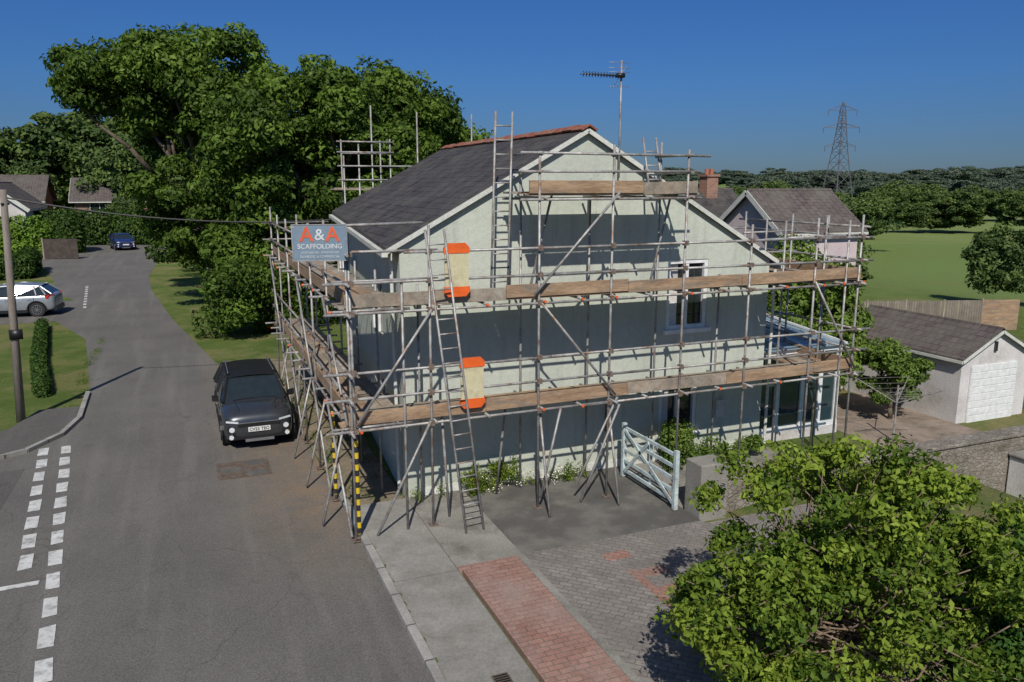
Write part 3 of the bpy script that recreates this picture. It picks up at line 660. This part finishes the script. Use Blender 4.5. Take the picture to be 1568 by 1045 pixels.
for r in (.5,.75,1.0,1.3):
    for k in range(4):
        a=k*math.pi/2+.5; b_=a+math.pi/2; zz=z0+1.3+.65*r/1.35; g.tube((cx+r*math.cos(a),cy+r*math.sin(a),zz),(cx+r*math.cos(b_),cy+r*math.sin(b_),zz),.005,M_galv,4)
g.build('rotary_clothes_dryer')

# ---------------------------------------------------------------- neighbouring buildings
def gable_house(name,x0,x1,y0,y1,z0,ze,zr,axis,wm,rm,wins=(),ov=.25,chim=None,trim=.2):
    e=empty(name); g=MB()
    if axis=='y':
        xm=(x0+x1)/2
        g.v+=[(x0,y0,z0),(x1,y0,z0),(x1,y0,ze),(xm,y0,zr),(x0,y0,ze),(x0,y1,z0),(x1,y1,z0),(x1,y1,ze),(xm,y1,zr),(x0,y1,ze)]
    else:
        ym=(y0+y1)/2
        g.v+=[(x0,y1,z0),(x0,y0,z0),(x0,y0,ze),(x0,ym,zr),(x0,y1,ze),(x1,y1,z0),(x1,y0,z0),(x1,y0,ze),(x1,ym,zr),(x1,y1,ze)]
    k=g.mi(wm)
    for f in ((0,1,2,3,4),(9,8,7,6,5),(0,5,6,1),(1,6,7,2),(4,9,5,0)): g.f.append(f); g.m.append(k)
    w=g.build('walls',e); g=MB()
    t=.1
    if axis=='y':
        s=(zr-ze)/((x1-x0)/2)
        for a,b_ in ((x0-ov,xm),(x1+ov,xm)):
            P=[(a,y0-ov,ze-s*ov+.01),(b_,y0-ov,zr+.01),(b_,y1+ov,zr+.01),(a,y1+ov,ze-s*ov+.01)]; g.hexa(P+[(p[0],p[1],p[2]+t) for p in P],rm)
            g.beam((a,y0-ov-.02,ze-s*ov),(b_,y0-ov-.02,zr),.03,trim,M_fasc)
            g.beam((a,y0-ov,ze-s*ov),(a,y1+ov,ze-s*ov),.08,.1,M_fasc)
        g.tube((xm,y0-ov,zr+.07),(xm,y1+ov,zr+.07),.08,M_tile2,8)
    else:
        s=(zr-ze)/((y1-y0)/2)
        for a,b_ in ((y0-ov,ym),(y1+ov,ym)):
            P=[(x0-ov,a,ze-s*ov+.01),(x1+ov,a,ze-s*ov+.01),(x1+ov,b_,zr+.01),(x0-ov,b_,zr+.01)]; g.hexa(P+[(p[0],p[1],p[2]+t) for p in P],rm)
            g.beam((x0-ov-.02,a,ze-s*ov),(x0-ov-.02,b_,zr),.03,trim,M_fasc)
            g.beam((x0-ov,a,ze-s*ov),(x1+ov,a,ze-s*ov),.08,.1,M_fasc)
        g.tube((x0-ov,ym,zr+.07),(x1+ov,ym,zr+.07),.08,M_tile2,8)
    g.build('roof',e); g=MB()
    for (fc,a,b_,c,d) in wins:
        if fc=='-y':
            g.box(a,b_,y0-.03,y0+.02,c,d,M_upvc); g.box(a+.08,b_-.08,y0-.045,y0-.02,c+.08,d-.08,M_glass); g.box((a+b_)/2-.03,(a+b_)/2+.03,y0-.055,y0-.03,c+.08,d-.08,M_upvc)
        else:
            g.box(x0-.03,x0+.02,a,b_,c,d,M_upvc); g.box(x0-.045,x0-.02,a+.08,b_-.08,c+.08,d-.08,M_glass)
    if chim:
        x,y,z,h=chim; g.box(x-.3,x+.3,y-.3,y+.3,z,z+h,M_brick); g.box(x-.36,x+.36,y-.36,y+.36,z+h,z+h+.1,M_brick)
        for s in (-.13,.13): g.tube((x+s,y,z+h+.1),(x+s,y,z+h+.35),.1,M_tp,10)
    if g.v: g.build('openings',e)
    return e
gable_house('pink_rendered_house',17.4,21.2,9.9,13.7,-2.3,4.35,5.75,'x',M_pink,M_tile2,[('-x',11.2,12.2,2.2,3.4),('-y',18.5,19.7,2.2,3.3)])
gable_house('slate_roofed_cottage',16.9,20.2,15.0,19.0,-2.3,4.3,5.75,'x',M_wr,M_slate,[('-x',16.2,17.2,2.4,3.5)],chim=(18.9,16.7,5.4,1.0))
GE=gable_house('white_garage',21,24.4,4.6,10.2,-2.3,.12,1.0,'y',M_wr,M_tile2,[('-x',6.3,7.2,-1.2,-.3)],ov=.15,trim=.1)
g=MB(); g.box(21.45,23.75,4.54,4.59,-2.25,-.15,M_upvc)
for k in range(8): g.box(21.47,23.73,4.525,4.538,-2.2+k*.26,-2.2+k*.26+.22,M_upvc)
g.box(22.5,22.62,4.53,4.58,.3,.65,M_glass); g.build('garage_door',GE)
gable_house('brick_bungalow',-29,-17.5,86,95,-.2,4.4,6.9,'x',M_brick,M_tile2,[('-y',-27,-25,2.6,4),('-y',-22,-20.5,2.6,4)],ov=.5)
gable_house('brick_bungalow',-14.5,-6.5,88,96,-.2,4.3,6.6,'x',M_brick,M_tile2,[('-y',-13,-11,2.6,4),('-y',-9.5,-8,2.6,4)],ov=.5)
gable_house('brick_bungalow',-22.5,-17,72.5,84,-.2,3.9,6.1,'y',M_wr,M_tile2,[('-y',-21,-19,2.4,3.6)],ov=.4,trim=.35)
g=MB()
def fence(x0,y0,x1,y1,z0,h,m):
    a=Vector((x0,y0,z0)); b_=Vector((x1,y1,z0)); L=(b_-a).length; n=max(1,int(L/1.83))
    for i in range(n):
        p=a.lerp(b_,i/n); q=a.lerp(b_,(i+1)/n); g.beam(p+Vector((0,0,h/2)),q+Vector((0,0,h/2)),.05,h-.08+.04*(i%2),m); g.beam(p,p+Vector((0,0,h+.04)),.1,.1,M_wood2,(1,0,0))
fence(30,20.2,38.5,17.2,-2.3,1.85,M_fence); fence(38.5,17.2,40.5,16.4,-2.3,1.9,M_wood); g.build('panel_fence')
g=MB(); fence(-14.2,60.5,-11.6,59.7,0,1.7,M_dkwood); g.build('panel_fence')

P=empty('electricity_pylon'); g=MB(); px,py,pz=221.6,217.0,-6.0; Ht=41
def leg(z): 
    t=(z-pz)/Ht; return 4.2*(1-t)**1.3+.55 if t<1 else .1
zs=[pz+Ht*k for k in (0,.14,.27,.38,.48,.57,.65,.72,.79,.86,.93,1)]
cs=[[(px+sx*leg(z),py+sy*leg(z),z) for sx,sy in ((-1,-1),(1,-1),(1,1),(-1,1))] for z in zs]
for a,b_ in zip(cs,cs[1:]):
    for k in range(4):
        j=(k+1)%4; g.tube(a[k],b_[k],.17,M_steel,4); g.tube(a[k],b_[j],.09,M_steel,4); g.tube(a[j],b_[k],.09,M_steel,4); g.tube(b_[k],b_[j],.08,M_steel,4)
for z,w in ((pz+Ht*.62,5.6),(pz+Ht*.78,6.6),(pz+Ht*.93,5.2)):
    for s in (-1,1):
        q=(px+s*w*.92,py-s*w*.38,z); 
        for k in (0,1,2,3): g.tube((px+(-1 if k in (0,3) else 1)*.8,py+(-1 if k<2 else 1)*.8,z+(0 if k%2 else 1.8)),q,.12,M_steel,4)
        g.tube(q,(q[0],q[1],z-1.9),.14,M_steel,5)
g.build('lattice',P)

# ---------------------------------------------------------------- big trees
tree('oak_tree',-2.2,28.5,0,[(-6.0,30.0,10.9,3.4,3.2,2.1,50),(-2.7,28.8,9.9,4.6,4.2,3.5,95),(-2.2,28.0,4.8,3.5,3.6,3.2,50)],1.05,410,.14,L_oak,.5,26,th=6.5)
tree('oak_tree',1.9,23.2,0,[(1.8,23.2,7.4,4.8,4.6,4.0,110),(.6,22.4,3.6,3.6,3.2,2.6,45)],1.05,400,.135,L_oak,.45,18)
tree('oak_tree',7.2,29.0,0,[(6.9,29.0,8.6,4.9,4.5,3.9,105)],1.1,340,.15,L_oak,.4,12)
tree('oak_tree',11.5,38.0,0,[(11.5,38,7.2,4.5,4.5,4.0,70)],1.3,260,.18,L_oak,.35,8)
C,R,T_=[],[],[]
for i in range(46):
    t=random.random(); C.append((-2.2+4.0*t+random.gauss(0,.6),17.8+2.0*random.random()+2*t,random.uniform(.4,2.6))); R.append((.8,.8,.7)); T_.append(random.uniform(.1,.8))
leaves('understorey_bushes',C,R,T_,400,.10,L_oak)
C,R,T_=[],[],[]
for i in range(26): C.append((random.uniform(-3.4,4),random.uniform(44,54),random.uniform(.3,2.6))); R.append((1.2,1.2,1.0)); T_.append(random.uniform(.1,.6))
leaves('background_bushes',C,R,T_,220,.2,L_oak)

wl=empty('distant_trees')
protos=[]
for k in range(5):
    C,R,T_=crown(0,0,5.6,4.2,4.2,4.3,50,1.15); 
    C=[(x,y,max(1.0,z)) for x,y,z in C]
    o=leaves('tree_mass',C,R,T_,180,.22,L_far,wl,.5,.6); protos.append(o.data)
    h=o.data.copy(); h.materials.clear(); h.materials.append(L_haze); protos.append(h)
    bpy.data.objects.remove(o)
def put(x,y,h,w=1.0,haze=False,z=None):
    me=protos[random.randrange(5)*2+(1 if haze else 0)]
    o=bpy.data.objects.new('tree_mass',me); SC.collection.objects.link(o); o.parent=wl
    o.location=(x,y,(float(tz(x,y)) if z is None else z)-.3); s=h/10.2; o.scale=(s*w*random.uniform(.85,1.25),s*w*random.uniform(.85,1.25),s); o.rotation_euler=(0,0,random.uniform(0,6.28))
def row(x0,y0,x1,y1,n,h0,h1,w=1.0,haze=False,jit=3):
    for i in range(n):
        t=(i+random.uniform(-.3,.3))/max(1,n-1); put(x0+(x1-x0)*t+random.gauss(0,jit),y0+(y1-y0)*t+random.gauss(0,jit),random.uniform(h0,h1),w,haze)
row(-42,128,4,112,13,12,18,1.1); row(-55,145,30,124,14,12,15,1.1)
row(-26,104,-4,100,5,9,12); row(-14,80,-2,78,3,4,6,.9,False,1)
row(-3,70,14,60,6,7,10,1.0,False,2)
row(24,92,50,82,5,9,13,1.1); row(50,84,72,76,5,9,13,1.1)
row(62,100,100,88,6,8,12,1.2)
row(112,132,205,97,24,7,10.5,1.3,False,4); row(108,112,128,104,4,4,6,1.2)
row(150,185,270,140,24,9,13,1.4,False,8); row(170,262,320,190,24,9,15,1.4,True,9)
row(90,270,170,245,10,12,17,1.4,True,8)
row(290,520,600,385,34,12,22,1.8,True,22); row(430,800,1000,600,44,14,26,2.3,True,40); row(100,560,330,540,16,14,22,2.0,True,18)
for (x,y,h,w) in ((32,23,7.0,.75),(28,23,6.0,.9),(50,24.5,6.5,1),(55,23,6.5,1),(36,30,4.5,.9),(25,20,6.0,.8),(24,26,6.5,.9),(46,34,3.0,1.2),(30,34,6.5,.9),(52,19,4.5,1)): put(x,y,h,w)
C,R,T_=[],[],[]
for (x,y,r,h) in ((13.4,6.6,1.5,5.9),(15.6,6.9,1.4,6.2),(12.8,9.5,1.6,6.2),(17.5,7.3,1.2,5.4),(19.3,9.0,1.1,4.4)):
    for i in range(40):
        a=random.uniform(0,6.28); q=random.random()**.5; zz=random.uniform(.3,1)*h; k=1 if zz<h*.75 else .6
        C.append((x+math.cos(a)*r*q*k,y+math.sin(a)*r*q*k,-2.2+zz)); R.append((.5,.5,.42)); T_.append(random.uniform(.1,.95))
leaves('garden_shrubs',C,R,T_,190,.10,L_shrub)
tree('small_garden_tree',19.2,5.9,-2.2,[(19.2,5.9,-.5,1.35,1.3,1.25,34)],.42,260,.075,L_shrub,.09,8,th=1.5)
def hedge(name,pts,w,h,mat,size,den,z0=0,tl=.5):
    C,R,T_=[],[],[]
    for (a,b_) in zip(pts,pts[1:]):
        L=math.dist(a,b_); n=int(L/(w*.42))+1
        for i in range(n):
            for k in range(max(1,int(h/(w*.5)))+1):
                t=i/n; zz=z0+w*.35+(h-w*.7)*k/max(1,int(h/(w*.5))); C.append((a[0]+(b_[0]-a[0])*t+random.gauss(0,.05*w),a[1]+(b_[1]-a[1])*t+random.gauss(0,.05*w),zz)); R.append((w*.5,w*.5,w*.42)); T_.append(random.uniform(.2,.8)*tl*1.5)
    return leaves(name,C,R,T_,den,size,mat,None,.7)
hedge('low_hedge',[(-7.75,11.6),(-8.45,16),(-9.5,24.6)],.42,.42,L_dkh,.045,190)
hedge('trimmed_hedge',[(-30,67.5),(-14.0,62.2)],2.2,3.3,L_hedge,.15,420)
hedge('dark_trimmed_hedge',[(-16.5,78),(-4.0,74)],2.4,3.4,L_dkh,.17,420)
hedge('dark_trimmed_hedge',[(-3.0,58.5),(5,57)],2.0,2.6,L_dkh,.17,420)
hedge('dark_trimmed_hedge',[(-12.6,66.5),(-13.5,70.5)],1.8,3.3,L_dkh,.16,420)
hedge('dark_trimmed_hedge',[(-34,41),(-13.2,45.5),(-13.8,52)],1.2,1.6,L_dkh,.12,260)

# near shrub tree, lower right
NT=empty('magnolia_tree')
C,R,T_=[],[],[]
cc=(3.45,-7.85,1.35)
random.seed(21)
for i in range(270):
    d=Vector((random.gauss(0,1),random.gauss(0,1),random.gauss(.2,1))).normalized(); rr=random.random()**.36
    k=1+.12*math.sin(7*d.x+2)*math.cos(5*d.z)
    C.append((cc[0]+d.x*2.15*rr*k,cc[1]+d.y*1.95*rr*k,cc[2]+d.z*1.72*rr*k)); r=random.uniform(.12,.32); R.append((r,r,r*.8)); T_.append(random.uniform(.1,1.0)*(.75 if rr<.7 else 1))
for i in range(44):
    d=Vector((random.gauss(0,1),random.gauss(0,1),random.gauss(0,1))).normalized(); rr=random.random()**.4
    C.append((1.55+d.x*.8*rr,-8.35+d.y*.75*rr,1.65+d.z*.75*rr)); r=random.uniform(.14,.30); R.append((r,r,r*.8)); T_.append(random.uniform(.1,.9))
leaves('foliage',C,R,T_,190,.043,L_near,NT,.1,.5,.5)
g=MB()
for i in range(7):
    a=i*.9; branch(g,(cc[0]+.1*math.cos(a),cc[1]+.1*math.sin(a),-.1),(cc[0]+1.2*math.cos(a),cc[1]+1.2*math.sin(a),1.6),.06,.03,M_bark,6,.1)
for i in range(len(C)):
    a=(i%7)*.9; s=Vector((cc[0]+random.uniform(.3,1)*math.cos(a),cc[1]+random.uniform(.3,1)*math.sin(a),random.uniform(.6,1.5))); e_=Vector(C[i]); branch(g,s,e_+(e_-Vector(cc)).normalized()*.2,.014,.004,M_twig,4,.12)
g.build('stems',NT,True)
LT=empty('laurel_bush'); C,R,T_=[],[],[]
for i in range(130):
    d=Vector((random.gauss(0,1),random.gauss(0,1),random.gauss(.2,1))).normalized(); rr=random.random()**.33
    C.append((5.5+d.x*1.7*rr,-8.9+d.y*1.4*rr,.95+d.z*1.25*rr)); r=random.uniform(.18,.36); R.append((r,r,r*.8)); T_.append(random.uniform(.1,.85))
leaves('foliage',C,R,T_,230,.05,L_near2,LT,.2,.42,.6)
g=MB()
for i in range(0,130,4): branch(g,(5.5,-8.9,.0),C[i],.035,.008,M_bark,4,.1)
g.build('stems',LT,True)
random.seed(5)
C,R,T_=[],[],[]
for i in range(48):
    x=random.choice([random.uniform(1.1,2.2),random.uniform(1.2,2.1),random.uniform(1.1,3.9),random.uniform(.1,4)]); C.append((x,random.uniform(-.42,-.12),random.uniform(.12,.62 if 1.1<x<2.2 else .25))); R.append((.13,.11,.17)); T_.append(random.uniform(.2,.85))
leaves('wall_foot_weeds',C,R,T_,90,.032,L_near,None,.1,.3)
leaves('wild_flowers',[(random.uniform(1.5,3.6),random.uniform(-.45,-.15),random.uniform(.12,.4)) for _ in range(24)],[.14]*24,[.5]*24,20,.015,M_flower,None,.1,.9)
C,R,T_=[],[],[]
for i in range(60): C.append((random.uniform(-1.15,-.02),random.uniform(.2,11),.05)); R.append((.14,.25,.09)); T_.append(random.uniform(.2,.8))
for i in range(14): C.append((random.gauss(-1.05,.02),random.uniform(-6,0),.07)); R.append((.015,.08,.02)); T_.append(random.uniform(.1,.5))
for i in range(26):
    t=random.random(); C.append((-6.75-random.random()*.25,9.9+11*t,.04)); R.append((.2,.4,.08)); T_.append(random.uniform(.2,.8))
leaves('verge_weeds',C,R,T_,50,.025,L_shrub,None,.1,.3)
C,R,T_=[],[],[]
for i in range(22): C.append((random.uniform(5.6,6.4),random.uniform(-.8,-.2),random.uniform(.2,.95))); R.append((.22,.2,.2)); T_.append(random.uniform(.2,.8))
for i in range(10): C.append((random.uniform(6.6,8.2),random.uniform(-.7,-.2),random.uniform(.15,.45))); R.append((.2,.2,.15)); T_.append(random.uniform(.2,.8))
leaves('climbing_shrub',C,R,T_,200,.04,L_shrub,None,.2)

# ---------------------------------------------------------------- light + camera
ts=Vector((-.280,-.667,.69)).normalized()
sl=bpy.data.lights.new('sun','SUN'); sl.energy=4.4; sl.angle=math.radians(.53); sl.color=(1,.95,.87)
so=bpy.data.objects.new('sun',sl); SC.collection.objects.link(so); so.rotation_euler=ts.to_track_quat('Z','Y').to_euler()
w=bpy.data.worlds.new('World'); SC.world=w; w.use_nodes=True; t=w.node_tree
sk=t.nodes.new('ShaderNodeTexSky'); sk.sky_type='NISHITA'; sk.sun_disc=False; sk.sun_elevation=math.radians(43.6); sk.sun_rotation=math.radians(202.8); sk.air_density=1.0; sk.dust_density=.3; sk.ozone_density=2.5
tc=t.nodes.new('ShaderNodeTexCoord'); sp=t.nodes.new('ShaderNodeSeparateXYZ'); t.links.new(tc.outputs['Generated'],sp.inputs[0])
cr=t.nodes.new('ShaderNodeValToRGB'); el=cr.color_ramp.elements
el[0].position=0; el[0].color=(.20,.30,.50,1); el[1].position=1; el[1].color=(.85,.9,1,1)
for p,c in ((.05,(.20,.335,.60,1)),(.12,(.20,.40,.74,1)),(.22,(.20,.43,.82,1)),(.34,(.24,.49,.88,1)),(.6,(.7,.82,1,1))):
    e_=el.new(p); e_.color=c
t.links.new(sp.outputs['Z'],cr.inputs[0])
mu=mixc(t,1.0,sk.outputs[0],cr.outputs[0],'MULTIPLY')
t.links.new(mu,t.nodes['Background'].inputs[0]); t.nodes['Background'].inputs[1].default_value=.08
cd=bpy.data.cameras.new('camera'); cd.lens=28; cd.sensor_width=36; cd.clip_end=6000; cd.clip_start=.1
co=bpy.data.objects.new('camera',cd); SC.collection.objects.link(co); co.location=(-3.67,-14.34,6.1); co.rotation_euler=(math.radians(78.8),0,math.radians(-22.4)); SC.camera=co
